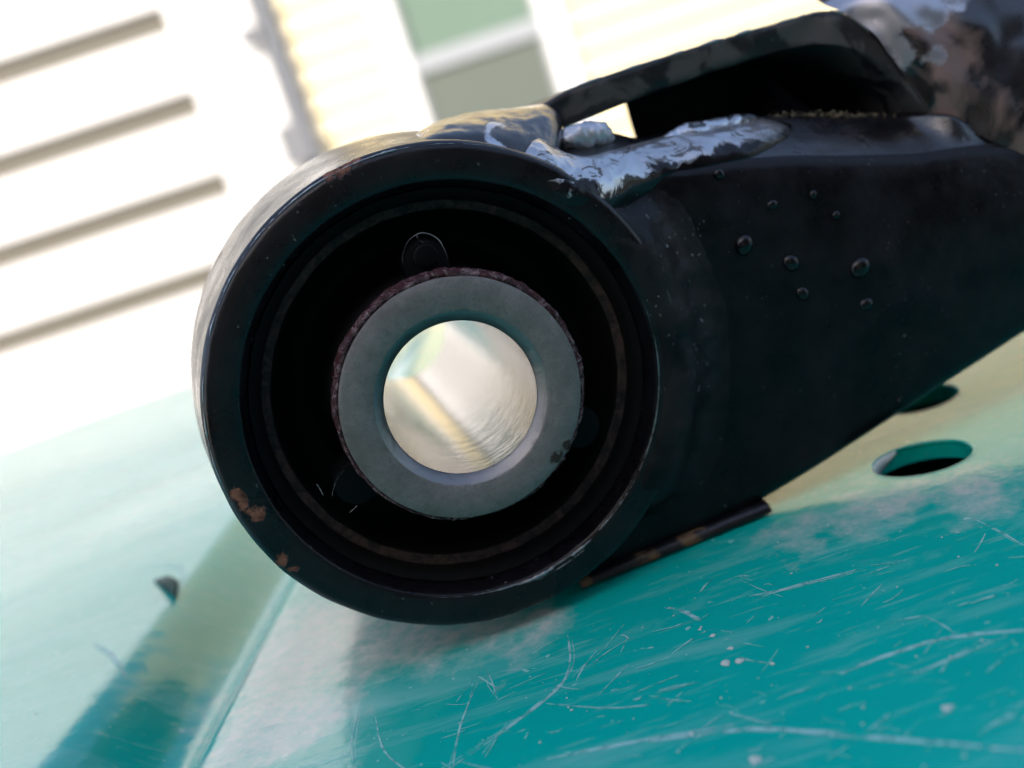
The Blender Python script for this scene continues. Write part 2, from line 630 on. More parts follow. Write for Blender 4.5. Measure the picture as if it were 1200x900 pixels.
mesh('pane', *box(x_win0 + 1, x_win1 - 1, YF + 30, YF + 34, zm + 33, zw1 - 1), m_pane, win, False)
mesh('insect_screen', *box(x_win0 + 1, x_win1 - 1, YF + 14, YF + 17, zw0 + 1, zm - 33), m_screen, win, False)

# board fence, unseen, added behind the camera to shade the near things
blocker = tag(empty('shade_blocker', (0, -1300, -CAM_H)), 'added unseen board fence shading the lid and the arm', 'blocker')
m_blocker = flat('blocker_dark_wood', (0.06, 0.05, 0.042), 0.85, 12.0, 0.4)
fme = None
for k in range(34):
    if fme is None:
        o = mesh('blocker_board', *box(-70, 70, -1310, -1290, -CAM_H + 30, 1700), m_blocker, blocker, False)
        fme = o.data
    else:
        o = link('blocker_board', fme, blocker)
    o.location = ((-2475 + 150 * k) * MM, random.uniform(-3, 3) * MM, random.uniform(-8, 8) * MM)
for z in (-600, 300, 1300):
    mesh('blocker_rail', *box(-2600, 2600, -1350, -1314, z - 40, z + 40), m_blocker, blocker, False)
for x in (-2500, -830, 830, 2500):
    mesh('blocker_post', *box(x - 50, x + 50, -1450, -1352, -CAM_H, 1720), m_blocker, blocker, False)

# ------------------------------------------------------------------ the teal lid
bin_ = tag(empty('plastic_bin', (0, 130, -CAM_H)),
           'glossy scratched teal plastic bin with a grooved lid under the black arm', 'plastic bin')


def sstep(e0, e1, x):
    t = min(max((x - e0) / (e1 - e0), 0.0), 1.0)
    return t * t * (3 - 2 * t)


LX0, LX1, LY0, LY1 = -265.0, 240.0, -170.0, 440.0


def lid_h(x, y):
    s = x - 0.085 * (y - 100)
    fade = 1 - 0.75 * sstep(165, 230, y)
    h = 3.0 * (1 - sstep(-56, -45, s)) * sstep(-150, -62, s) - 4.2 * sstep(-56, -45, s) + 4.5 * sstep(-44.5, -37.5, s) - 0.3 * sstep(-36, -30, s)
    h *= fade
    # rounded shoulders of the lid
    cx, cy = (LX0 + LX1) / 2, (LY0 + LY1) / 2
    dx, dy = abs(x - cx) / (LX1 - cx), abs(y - cy) / (LY1 - cy)
    r = (dx ** 5 + dy ** 5) ** 0.2
    h -= 26 * max(0.0, (r - 0.88) / 0.12) ** 2
    h -= 5.0 * max(0.0, (y - 160) / 280) ** 2
    return ZL + h


def spaced(a, b, fine0, fine1, coarse, fine):
    out, x = [], a
    while x < b:
        out.append(x)
        x += fine if fine0 <= x <= fine1 else coarse
    out.append(b)
    return out


xs = spaced(LX0, LX1, -85, 10, 9.0, 1.2)
ys = spaced(LY0, LY1, 1e9, 2e9, 9.0, 1.0)


def squeeze(x, y):
    """pull the rectangle's corners in to a rounded outline"""
    cx, cy = (LX0 + LX1) / 2, (LY0 + LY1) / 2
    dx, dy = (x - cx) / (LX1 - cx), (y - cy) / (LY1 - cy)
    m = max(abs(dx), abs(dy))
    r = (abs(dx) ** 5 + abs(dy) ** 5) ** 0.2
    k = 1.0
    if m > 0.6:
        k = 1 + (m / r - 1) * (m - 0.6) / 0.4
    return cx + dx * k * (LX1 - cx), cy + dy * k * (LY1 - cy)


V, nx, ny = [], len(xs), len(ys)
for th in (0.0, -2.2):
    for x in xs:
        for y in ys:
            X, Y = squeeze(x, y)
            V.append((X, Y, lid_h(X, Y) + th))
F = grid_faces(nx, ny)
N = nx * ny
F += [tuple(N + i for i in reversed(f)) for f in grid_faces(nx, ny)]
rim = [i * ny for i in range(nx)] + [(nx - 1) * ny + j for j in range(1, ny)] + [i * ny + ny - 1 for i in range(nx - 2, -1, -1)] + [j for j in range(ny - 2, 0, -1)]
for a, b in zip(rim, rim[1:] + rim[:1]):
    F.append((a, b, b + N, a + N))
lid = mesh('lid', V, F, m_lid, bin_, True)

# two oval drain holes cut through the lid behind the arm
HOLES = []
e = [on_lid(*q) for q in ((1022, 552), (1139, 521), (1075, 511), (1085, 556))]
HOLES.append(((np.array(e[0]) + np.array(e[1])) / 2, (np.array(e[1]) - np.array(e[0])) / 2, 4.6))
e2 = [on_lid(*q) for q in ((1046, 490), (1118, 455))]
HOLES.append(((np.array(e2[0]) + np.array(e2[1])) / 2 + np.array([0.5, 1.5]), (np.array(e2[1]) - np.array(e2[0])) / 2, 4.0))


def oval(c, u, w, n=64):
    u = np.array(u)
    v = np.array([-u[1], u[0]]) / np.linalg.norm(u) * w
    return [c + u * math.cos(2 * math.pi * k / n) + v * math.sin(2 * math.pi * k / n) for k in range(n)]


CV, CF = [], []
for c, u, w in HOLES:
    P = oval(c, u, w)
    b0 = len(CV)
    n = len(P)
    CV += [(p[0], p[1], ZL - 12) for p in P] + [(p[0], p[1], ZL + 12) for p in P]
    CF += [(b0 + k, b0 + (k + 1) % n, b0 + n + (k + 1) % n, b0 + n + k) for k in range(n)]
    CF += [tuple(b0 + k for k in reversed(range(n))), tuple(b0 + n + k for k in range(n))]
cut = mesh('hole_cutter', CV, CF, m_lid, bin_, False)
bo = lid.modifiers.new('holes', 'BOOLEAN')
bo.operation = 'DIFFERENCE'
bo.object = cut
bo.solver = 'EXACT'
bpy.context.view_layer.update()
ev = lid.evaluated_get(bpy.context.evaluated_depsgraph_get())
newme = bpy.data.meshes.new_from_object(ev)
lid.modifiers.clear()
lid.data = newme
bpy.data.objects.remove(cut)
newme.set_sharp_from_angle(angle=math.radians(50))

for c, u, w in HOLES:                                   # softly rolled rims
    P = oval(c, u, w, 72)
    V = []
    for k, p in enumerate(P):
        out = (p - c) / np.linalg.norm(p - c)
        for j in range(10):
            t = 2 * math.pi * j / 10
            q = p + out * (0.1 + 0.3 * math.cos(t))
            V.append((q[0], q[1], lid_h(*q) - 0.2 + 0.25 * math.sin(t)))
    F = grid_faces(len(P), 10, True) + [((len(P) - 1) * 10 + j, j, (j + 1) % 10, (len(P) - 1) * 10 + (j + 1) % 10) for j in range(10)]
    mesh('hole_rim', V, F, m_lid, lid, True)

m_crescent = Mat('painted_light_crescent').set(Base_Color=(0.78, 0.84, 0.82, 1), Roughness=0.35).m
for (c, u, w), (k0, k1) in zip(HOLES, ((22, 50), (30, 44))):  # bright light on the far hole wall, modelled as a pale ribbon
    P = oval(c, u, w, 72)
    V = []
    for k in range(k0, k1):
        p = P[k % 72]
        out = (p - c) / np.linalg.norm(p - c)
        e = max(0.0, math.sin(math.pi * (k - k0) / (k1 - 1 - k0))) ** 0.6
        for dz, di in ((-0.05, 0.2), (-0.2, 0.32), (-0.5, 0.36), (-0.25 - 1.6 * e, 0.34), (-0.3 - 1.6 * e, 0.05)):
            q = p - out * di
            V.append((q[0], q[1], lid_h(*q) + dz))
    mesh('light_crescent', V, grid_faces(k1 - k0, 5), m_crescent, lid, True)

# curled chip lifting off the ridge
V = []
cp = [on_lid(*q) for q in ((190, 704), (208, 700), (220, 707), (216, 724), (203, 716))]
for lift, k in ((0.15, 1.0), (0.9, 0.93)):
    cx_, cy_ = np.mean([q[0] for q in cp]), np.mean([q[1] for q in cp])
    for i_, q in enumerate(cp):
        x, y = cx_ + (q[0] - cx_) * k, cy_ + (q[1] - cy_) * k
        V.append((x, y, lid_h(x, y) + lift * (0.5 + 0.25 * i_)))
m_chip = Mat('dark_teal_chip').set(Base_Color=(0.0, 0.05, 0.05, 1), Roughness=0.6, Specular_IOR_Level=0.2).m
mesh('loose_chip', V, [tuple(range(5)), tuple(range(5, 10))] + [(i, (i + 1) % 5, 5 + (i + 1) % 5, 5 + i) for i in range(5)], m_chip, lid, False)

# bin body under the lid
V, F = [], []
for z, k, t in ((-CAM_H + 1, 0.80, 0), (ZL - 30, 0.93, 0), (ZL - 30, 0.92, 1), (-CAM_H + 8, 0.79, 1)):
    for X, Y in ((LX0, LY0), (LX1, LY0), (LX1, LY1), (LX0, LY1)):
        cx, cy = (LX0 + LX1) / 2, (LY0 + LY1) / 2
        V.append((cx + (X - cx) * k, cy + (Y - cy) * k, z))
F = grid_faces(4, 4, True) + [(0, 1, 2, 3), (12, 13, 14, 15)]
mesh('bin_body', V, F, Mat('dark_teal_plastic').set(Base_Color=(0.0, 0.26, 0.25, 1), Roughness=0.5).m, bin_, False)

# scratches, scrapes and grit lying in the plastic
SV, SF = [], []


def scratch(pts, width, n=24, jag=0.25):
    lift = 0.015 + 0.0006 * (len(SV) // 20)
    P = smooth_path([on_lid(*q) for q in pts], n)
    b0 = len(SV)
    for i in range(n):
        d = P[min(i + 1, n - 1)] - P[max(i - 1, 0)]
        d = d / (np.linalg.norm(d) + 1e-9)
        nn = np.array([-d[1], d[0]])
        w = width * (0.25 + 0.75 * math.sin(math.pi * (i + 0.5) / n)) * (1 + jag * random.uniform(-1, 1.6)) / 2
        c = P[i] + nn * random.uniform(-1, 1) * width * jag * 0.35
        for s in (-1, 1):
            q = c + nn * w * s
            SV.append((q[0], q[1], lid_h(*q) + lift))
    for i in range(n - 1):
        SF.append((b0 + 2 * i, b0 + 2 * i + 1, b0 + 2 * i + 3, b0 + 2 * i + 2))


for pts, w in [([(665, 745), (668, 775), (655, 805), (600, 850), (520, 905)], 0.5),
               ([(700, 762), (685, 780), (675, 798)], 0.25), ([(570, 785), (577, 800), (582, 818)], 0.2),
               ([(780, 712), (800, 716), (822, 728)], 0.8), ([(985, 790), (1040, 768), (1110, 748), (1200, 738)], 0.7),
               ([(890, 700), (950, 682), (1010, 666)], 0.35), ([(860, 702), (930, 688), (1000, 672)], 0.22),
               ([(760, 870), (880, 855), (1000, 862), (1200, 880)], 0.8), ([(640, 890), (740, 870), (860, 850)], 0.55),
               ([(1070, 790), (1120, 770), (1180, 745)], 0.35), ([(640, 825), (720, 830), (800, 820)], 0.22),
               ([(120, 778), (140, 790), (157, 812)], 0.8), ([(1140, 608), (1170, 622), (1200, 640)], 0.25),
               ([(560, 800), (540, 850), (530, 905)], 0.25), ([(420, 830), (412, 870), (416, 905)], 0.2),
               ([(440, 840), (450, 880), (480, 905)], 0.22), ([(210, 684), (222, 690), (224, 705)], 0.5),
               ([(170, 690), (195, 684), (215, 688)], 0.25)]:
    scratch(pts, w * 0.62)
    scratch([(x + random.uniform(-6, 6), y + random.uniform(-3, 3)) for x, y in pts], w * 0.3)
for _ in range(150):
    x, y = random.uniform(430, 1200), random.uniform(640, 900)
    if y < 690 - (x - 690) * 0.42 + 25:
        continue
    a, L = random.gauss(-0.30, 0.35), random.uniform(8, 60)
    scratch([(x, y), (x + L / 2 * math.cos(a), y + L / 2 * math.sin(a) + random.uniform(-2, 2)), (x + L * math.cos(a), y + L * math.sin(a))],
            random.uniform(0.04, 0.16), 10, 0.4)
o = mesh('surface_scratches', SV, SF, m_scr, lid, False)
tag(o, kind='stuff')
GV, GF = [], []


def flake(x, y, r):
    b0 = len(GV)
    k = 6
    for i in range(k):
        t = 2 * math.pi * i / k + random.uniform(-.3, .3)
        rr = r * random.uniform(0.6, 1.2)
        GV.append((x + rr * math.cos(t), y + rr * math.sin(t), lid_h(x, y) + 0.03))
    GV.append((x, y, lid_h(x, y) + 0.03 + r * 0.5))
    for i in range(k):
        GF.append((b0 + i, b0 + (i + 1) % k, b0 + k))


for _ in range(230):
    px, py = random.uniform(0, 1200), random.uniform(600, 900)
    if py < 690 - (px - 690) * 0.42 + 20 and px > 640:
        continue
    flake(*on_lid(px, py), random.choice([0.04, 0.05, 0.06, 0.08, 0.13]))
for px, py, r in ((850, 777, .55), (867, 775, .5), (905, 778, .25), (856, 760, .3), (835, 745, .3), (820, 738, .25), (810, 860, .3), (1110, 830, .5), (885, 890, .6)):
    flake(*on_lid(px, py), r)
tag(mesh('grit_specks', GV, GF, m_speck, lid, False), kind='stuff')

# ================================================================== THE CONTROL ARM
arm = tag(empty('control_arm', (float(RC[0]), float(RC[1]), ZL)),
          'black painted steel suspension control arm with a round rubber bushing resting on the teal lid', 'control arm')


def wob(amp, s):
    def f(R, a, t, j):
        p = (R * math.cos(t), R * math.sin(t), a)
        return R + amp * nz(p, s), a + amp * 0.6 * nz(p, s, 9)
    return f


# outer sleeve
prof = [(22.95, 52.0), (23.46, 51.4)] + [(23.46, a) for a in np.linspace(50, 1.2, 26)] + \
       [(23.44, 0.75), (23.30, 0.35), (23.05, 0.1), (22.7, 0.0), (22.0, -0.02), (21.2, 0.0), (20.5, 0.03), (20.2, 0.12), (20.02, 0.3), (19.9, 0.7),
        (19.7, 1.6), (19.4, 3.0), (19.2, 5.0), (19.1, 52.0), (22.95, 52.0)]


def flare(R, a, t, j):
    p = (R * math.cos(t), R * math.sin(t), a)
    R2, a2 = R + 0.07 * nz(p, 0.35), a + 0.04 * nz(p, 0.35, 9)
    if R > 23.3 and a > 0.5:
        d = math.degrees(t) % 360
        w_ = sstep(20, 75, d) * (1 - sstep(195, 240, d))
        R2 -= 1.3 * sstep(225, 250, d) * (1 - sstep(330, 355, d)) * sstep(1.5, 9, a)
        R2 += 2.7 * w_ * sstep(-6, 20, a) * (1 - sstep(38, 52, a)) - 0.26 * w_
    return R2, a2


V, F, I = lathe(prof, 220, disp=flare)
mesh('outer_sleeve', V, F, m_sleeve, arm, True, sharp=60)

# rubber body between the sleeves: stepped bowl
prof = [(19.4, 2.2), (18.8, 2.5), (18.45, 3.2), (18.3, 4.2), (18.05, 4.45), (17.75, 4.3), (17.45, 4.6), (17.2, 5.6), (17.0, 8.0),
        (16.4, 11.0), (15.2, 13.0), (13.8, 12.6), (12.8, 10.5), (12.2, 7.0), (11.95, 3.0), (11.85, -0.6), (11.75, -1.7), (11.2, -1.75)]
V, F, I = lathe(prof, 160, disp=wob(0.10, 0.5), mat_of=lambda j: 1 if 3 <= j <= 5 else 0)
mesh('rubber_bushing', V, F, [m_rubber, m_step], arm, True, midx=I)
rub = bpy.data.objects['rubber_bushing']
prof = [(19.3, 49.0), (17.0, 46.0), (15.0, 42.0), (12.5, 46.0), (11.3, 50.5)]
V, F, I = lathe(prof, 64)
mesh('rear_rubber', V, F, m_rubber, rub, True)

# three moulded lugs round the inner sleeve
for px, py, disc in ((497, 293, True), (403, 580, False), (694, 505, False)):
    b, c, a = loc(px, py, 0.2)
    t0 = math.atan2(c, b)
    V = []
    outl = []
    n = 26
    for k in range(n + 1):
        u = -1 + 2 * k / n
        w = 2.15 * (math.sin(math.pi / 2 * u))
        outl.append((12.9 + 2.05 * math.sqrt(max(0, 1 - (w / 2.15) ** 2)), w))
    outl = [(11.0, -2.15)] + outl + [(11.0, 2.15)]
    rows = ((6.0, 0.0), (0.7, 0.0), (0.42, 0.12), (0.35, 0.35))
    for a2, ins in rows:
        for (R, w) in outl:
            s = 1 - ins / 2.2
            Rr, ww = 12.5 + (R - 12.5) * s, w * s
            V.append(W(Rr * math.cos(t0) - ww * math.sin(t0), Rr * math.sin(t0) + ww * math.cos(t0), a2))
    m = len(outl)
    F = grid_faces(4, m) + [tuple(3 * m + i for i in range(m))]
    lug = mesh('rubber_lug', V, F, m_lug, rub, True, sharp=35)
    if disc:
        V = []
        cR, cw = 13.35, -0.05
        for rr, a2 in ((1.18, 0.36), (1.12, 0.22), (0.95, 0.17), (0.05, 0.17)):
            for k in range(28):
                t = 2 * math.pi * k / 28
                R, w = cR + rr * math.cos(t), cw + rr * math.sin(t)
                V.append(W(R * math.cos(t0) - w * math.sin(t0), R * math.sin(t0) + w * math.cos(t0), a2))
        F = grid_faces(4, 28, True)
        mesh('lug_button', V, F, m_lug, rub, True)

# torn reddish rubber lip round the steel
prof = [(11.25, -2.2), (11.4, -2.5), (11.62, -2.62), (11.82, -2.4), (11.92, -2.0), (11.9, -0.6), (11.3, 0.2)]


def torn(R, a, t, j):
    p = (R * math.cos(t) * 1.0, R * math.sin(t), a * 1.0)
    k = 0.30 + 0.25 * max(0, math.sin(t - 0.2))
    up = 0.6 + 0.4 * math.sin(t - math.radians(-20))      # thicker over the top
    R2 = 11.25 + (R - 11.25) * (0.55 + 0.75 * up)
    return R2 + k * 0.5 * nz(p, 0.35) + 0.14 * nz(p, 1.4) + 0.07 * nz(p, 5), a + k * 0.7 * nz(p, 0.5, 4) + 0.12 * nz(p, 2.3, 7) + 0.06 * nz(p, 6, 2)


V, F, I = lathe(prof, 300, disp=torn)
mesh('torn_rubber_lip', V, F, m_lip_red, rub, True)

# inner steel sleeve with its bore
prof = [(7.25, 55.2), (7.25, 30), (7.25, 12), (7.25, 2), (7.25, -2.05), (7.42, -2.3), (8.05, -2.85), (8.2, -2.96), (8.35, -3.04), (9.8, -3.06), (11.1, -3.04), (11.32, -2.92),
        (11.39, -2.7), (11.39, 55.0), (11.2, 55.2), (7.25, 55.2)]
V, F, I = lathe(prof, 200, mat_of=lambda j: 1 if j < 4 else (2 if j < 7 else 0))
mesh('inner_sleeve', V, F, [m_face, m_bore, m_cham], arm, True, midx=I, sharp=32)

# ------------------------------------------------------------------ arm shell
AP = 4.2                                          # depth of the front plate


def curve(pts, a):
    L = [loc(x, y, a) for x, y in pts]
    return np.array([l[0] for l in L]), np.array([l[1] for l in L])


topb, topc = curve([(690, 190), (760, 196), (810, 196), (860, 188), (930, 183), (1000, 183), (1080, 181), (1140, 172), (1200, 168)], AP)
botb, botc = curve([(600, 728), (690, 682), (760, 655), (830, 625), (897, 590), (960, 552), (1040, 500), (1120, 448), (1200, 396)], AP)
lipb, lipc = curve([(690, 150), (745, 162), (800, 152), (860, 141), (920, 133), (1000, 134), (1060, 133), (1085, 142), (1120, 162), (1160, 172), (1200, 172)], 12.0)


def ext(b, xs, ys):
    if b <= xs[-1]:
        return float(np.interp(b, xs, ys))
    s = (ys[-1] - ys[-3]) / (xs[-1] - xs[-3])
    return float(ys[-1] + s * (b - xs[-1]))


NB = 120


def plate_a(b, z, u):
    return AP - 0.9 * math.sin(math.pi * u) * sstep(24, 50, b) + 0.12 * nz((b, z, 0), 0.12)


fl_end = loc(905, 603, 3.4)[0]
b_lip0, b_lip1 = loc(1075, 150, 8)[0], loc(1125, 160, 6)[0]
bs = np.concatenate([np.linspace(2, 14, 14), np.linspace(14.6, 112, NB - 14)])
V = []
for b in bs:
    zt, zb = ext(b, topb, topc), ext(b, botb, botc)
    zl = ext(b * 1.0, lipb, lipc)
    zl = max(min(zl, zt + 6.5), zt + 0.6)
    if b < 6.2:
        zb = -math.sqrt(max(0.0, 22.6 ** 2 - b * b)) + 1.0
    rows = []
    # bottom: rolled under and back
    lift = 22 * sstep(fl_end - 4, fl_end + 16, b)
    rows.append((zb + 0.5 + lift, 30.0))
    rows.append((zb + 0.1 + lift * 0.3, 12.0))
    rows.append((zb, AP + 2.2))
    rows.append((zb + 0.25, AP + 0.8))
    rows.append((zb + 1.0, AP + 0.1))
    for k in range(1, 26):
        u = k / 26
        z = zb + 1.0 + (zt - 1.6 - zb - 1.0) * u
        # a shallow pressed swell across the face
        rows.append((z, plate_a(b, z, u)))
    rows.append((zt - 1.2, AP + 0.15))
    rows.append((zt - 0.4, AP + 0.5))
    rows.append((zt + 0.15, AP + 1.2))
    for k in (1, 2, 3, 4, 5, 6):
        u = k / 6
        z = zt + 0.2 + (zl - zt - 0.2) * u ** 0.9
        a = AP + 1.3 + 6.5 * u * (1 - 0.85 * sstep(b_lip0, b_lip1, b))
        rows.append((z + 0.15 * nz((b, z, a), 0.5), a))
    rows.append((zl - 0.9, a + 0.5))
    rows.append((zl - 2.0, a - 0.3))
    for z, a in rows:
        b2 = max(b, math.sqrt(max(0.0, 22.9 ** 2 - z * z))) if a < 20 else b
        V.append(W(b2, z, a))
nr = len(V) // NB
F = grid_faces(NB, nr)
mesh('front_plate', V, F, [m_plate, m_lip], arm, True, midx=[1 if (k % (nr - 1)) >= 32 else 0 for k in range(len(F))])

# scuffed sandy edge along the top of the lip
EV, EF = [], []
for k in range(380):
    px = 900 + 185 * random.betavariate(1.3, 1.6)
    py = 136 + random.gauss(0, 2.6)
    b, c, a = loc(px, py, 12.0)
    r = random.uniform(0.05, 0.17)
    p = W(b, c - 0.1, a - 0.3)
    b0 = len(EV)
    for d in ((1, 0, 0), (-1, 0, 0), (0, 1, 0), (0, -1, 0), (0, 0, 1), (0, 0, -1)):
        EV.append(tuple(p + np.array(d) * r * random.uniform(.6, 1.3)))
    for f in ((0, 2, 4), (2, 1, 4), (1, 3, 4), (3, 0, 4), (2, 0, 5), (1, 2, 5), (3, 1, 5), (0, 3, 5)):
        EF.append(tuple(b0 + i for i in f))
m_sand = rust_rubber('sandy_grit', (0.10, 0.08, 0.05), (0.5, 0.40, 0.24), 0.5, 0.7)
tag(mesh('sandy_grit', EV, EF, m_sand, arm, False), kind='stuff')

# lower flange pinched against the lid
m_flange = paint('rusty_flange_paint', (0.3, 0.5), 0.5, 0.5, blotch=0.9, blcol=(0.16, 0.085, 0.035))
fb, fc = curve([(684, 694), (905, 603)], 3.4)
V = []
NF = 60
for b in np.linspace(fb[0], fb[1], NF):
    zc = ZL - RC[2] + 0.25
    w = 0.12 * nz((b, 0, 0), 0.7)
    for z, a in ((zc + 1.3, 9.0), (zc + 1.2, 4.4), (zc + 1.0, 3.6 + w), (zc + 0.6, 3.3 + w), (zc + 0.15, 3.3 + w), (zc, 4.2), (zc, 9.0)):
        V.append(W(b, z, a))
F = grid_faces(NF, 7, True) + [tuple(range(7)), tuple((NF - 1) * 7 + i for i in range(7))]
mesh('lower_flange', V, F, m_flange, arm, True, sharp=50)

# weld fillet between sleeve and plate
prof = [(20.75, 0.06), (20.9, -0.05), (21.6, -0.12), (22.5, -0.12), (23.3, 0.02), (24.1, 0.4), (25.0, 1.2), (25.9, 2.3), (26.8, 3.2), (27.9, 3.8), (29.2, 4.08), (30.8, 4.3), (32.5, 4.75)]


def fil(R, a, t, j):
    p = (R * math.cos(t), R * math.sin(t), a)
    w = sstep(1.5, 5, j) * (1 - sstep(8, 10, j))
    e = sstep(-64, -42, math.degrees(t)) * (1 - sstep(18, 43, math.degrees(t)))
    R = 20.75 + (R - 20.75) * (0.30 + 0.70 * e)
    return R + w * 0.4 * nz(p, 0.4), a + (1 - e) * 0.7 - e * w * (0.5 * nz(p, 0.35, 3) + 0.2 * nz(p, 1.2, 8)) - e * 0.06 * nz(p, 0.8, 5)


V, F, I = lathe(prof, 150, math.radians(-62), math.radians(45), disp=fil)
mesh('weld_fillet', V, F, m_fillet, arm, True)


# lumpy weld beads on top
def bead(name, path, mat, n=90, m=26, amp=0.5, flat_=1.0):
    P = smooth_path([(*loc(x, y, a), r) for x, y, a, r in path], n)
    V = []
    for i in range(n):
        b, c, a, r = P[i]
        d = P[min(i + 1, n - 1)][:3] - P[max(i - 1, 0)][:3]
        d = d / np.linalg.norm(d)
        s1 = np.cross(d, np.array([0, 0, 1.0]))
        s1 /= np.linalg.norm(s1)
        s2 = np.cross(s1, d)
        e = math.sqrt(max(0.0, 1 - abs(2 * i / (n - 1) - 1) ** 6))
        for j in range(m):
            t = 2 * math.pi * j / m
            q = np.array([b, c, a]) + (s1 * math.cos(t) * flat_ + s2 * math.sin(t)) * r * max(e, 0.02)
            k = amp * e * (nz(q, 0.55, 2) + 0.45 * nz(q, 1.6, 5) + 0.2 * nz(q, 4.0, 1))
            q = q + (s1 * math.cos(t) + s2 * math.sin(t)) * k
            V.append(W(*q))
    F = grid_faces(n, m, True) + [tuple(range(m)), tuple((n - 1) * m + j for j in range(m))]
    return mesh(name, V, F, mat, arm, True)




def sheet(name, lo, hi, mat, bulge, amp, nu=110, nv=26):
    """a lumpy skin of weld metal between two edges, thick and closed at the back"""
    Lo = smooth_path([loc(*q) for q in lo], nu)
    Hi = smooth_path([loc(*q) for q in hi], nu)
    V = []
    for i in range(nu):
        e = math.sqrt(max(0.0, 1 - abs(2 * i / (nu - 1) - 1) ** 4))
        for j in range(nv):
            u = j / (nv - 1)
            q = Lo[i] + (Hi[i] - Lo[i]) * u
            m = math.sin(math.pi * min(1, max(0, u))) * e
            k = bulge + amp * (nz(q, 0.35, 2) + 0.5 * nz(q, 0.9, 5) + 0.22 * nz(q, 2.2, 1))
            q = q + np.array([0.0, 0.75, -0.65]) * k * m
            edge = (1 - m) ** 3
            q = q + np.array([0.0, -0.4, 0.9]) * edge * (1.3 if j > nv / 2 else 1.6)
            V.append(W(*q))
    o = mesh(name, V, grid_faces(nu, nv), mat, arm, True)
    if len(o.data.vertices) == nu * nv:
        at = o.data.attributes.new('across', 'FLOAT', 'POINT')
        al = o.data.attributes.new('along', 'FLOAT', 'POINT')
        at.data.foreach_set('value', [j / (nv - 1) for i in range(nu) for j in range(nv)])
        al.data.foreach_set('value', [i / (nu - 1) for i in range(nu) for j in range(nv)])
    else:
        print('attribute skipped', name)
    return o


sheet('weld_hump', [(492, 170, 0.6), (530, 169, 0.6), (570, 172, 0.6), (605, 180, 0.8), (635, 196, 1.2), (655, 206, 2.0)],
      [(478, 160, 14), (520, 137, 15), (565, 126, 15), (605, 121, 15), (640, 115, 14.5), (664, 118, 14)], m_hump, 0.9, 0.2)
sheet('weld_bead', [(606, 186, -0.3), (636, 218, -0.9), (670, 240, -1.1), (712, 246, -0.3), (752, 226, 2.4), (792, 210, 3.7), (840, 198, 3.9), (890, 186, 4.6), (940, 164, 8)],
      [(634, 152, 6), (655, 168, 5.0), (685, 178, 5.0), (720, 170, 7.2), (750, 162, 9.8), (800, 150, 11), (850, 140, 12), (890, 135, 12.3), (935, 138, 12)], m_weld, 1.1, 0.32, 170, 44)
bead('weld_blob', [(655, 172, 9.5, 0.9), (670, 164, 9.5, 1.5), (688, 161, 9.8, 1.75), (706, 160, 10, 1.4), (720, 163, 10, 0.7)], m_blob, 60, 26, 0.45)
bead('weld_ridge', [(775, 168, 9, 0.7), (800, 160, 9.5, 1.1), (830, 153, 10, 1.1), (865, 144, 11, 0.9), (895, 139, 11.5, 0.4)], m_ridge, 70, 18, 0.3)

# top strap: the folded front lip of the upper shell, its sheet running back over the cavity
T = [(628, 128), (660, 108), (700, 92), (780, 66), (850, 44), (920, 24), (960, 13), (985, 14), (1010, 28), (1040, 62), (1070, 104), (1098, 136)]
B = [(640, 162), (660, 151), (735, 120), (785, 102), (830, 86), (885, 69), (930, 57), (968, 53), (1003, 60), (1042, 90), (1070, 114), (1094, 140)]
A = [13, 13, 13, 13, 13, 13, 13, 12.5, 11.8, 10.5, 9.5, 8.5]
n = 110
TP = smooth_path([loc(x, y, a) for (x, y), a in zip(T, A)], n)
BP = smooth_path([loc(x, y, a) for (x, y), a in zip(B, A)], n)
V = []
for t, b in zip(TP, BP):
    for k, (z, da) in enumerate(((b[1] + 0.15, 22), (b[1] + 0.1, 2.6), (b[1] - 0.02, 0.5), (b[1] + 0.15, 0.08))):
        V.append(W(b[0], z, b[2] + da))
    for u in (0.2, 0.4, 0.6, 0.8):
        q = b + (t - b) * u
        V.append(W(q[0], q[1], q[2] + 0.25 * nz(q, 0.35, 3)))
    for (z, da) in ((t[1] - 0.25, 0.05), (t[1] - 0.05, 0.3), (t[1] + 0.02, 0.8), (t[1] + 0.1, 3.0), (t[1] + 0.2, 22)):
        V.append(W(t[0], z, t[2] + da))
mesh('upper_flange', V, grid_faces(n, 13, True), m_strap, arm, True, sharp=60)

# cover: the shell closes to the right of the opening and leans back as it rises
E = [(1094, 138), (1070, 103), (1040, 61), (1010, 27), (985, 13), (966, 6), (950, -6)]   # rim of the opening, from below
EA = [8.3, 9.2, 10.2, 11.5, 12.3, 13.5, 16]
EP = smooth_path([loc(x, y, a) for (x, y), a in zip(E, EA)], 40)
RB = smooth_path([loc(1330, 215, 3.5), loc(1340, 130, 4.0), loc(1350, 40, 7), loc(1340, -40, 11), loc(1330, -110, 17), loc(1330, -150, 23), loc(1330, -165, 27)], 40)
V = []
NU = 70
for i in range(40):
    for j in range(NU):
        u = j / (NU - 1)
        q = EP[i] + (RB[i] - EP[i]) * u
        v = i / 39
        sag = math.sin(math.pi * min(1, u * 1.0))
        q = q + np.array([0, -1.8 * (1 - v) * sag, -3.0 * sag * (0.35 + v * 0.5) - 1.2 * sstep(0, 0.12, u)])
        q = q + np.array([0, 0, 1]) * 0.35 * nz(q, 0.16, 7) + np.array([0, 0.2, -1]) * 0.45 * nz(q, 0.33, 3)
        V.append(W(*q))
mesh('upper_cover', V, grid_faces(40, NU), m_cover, arm, True)

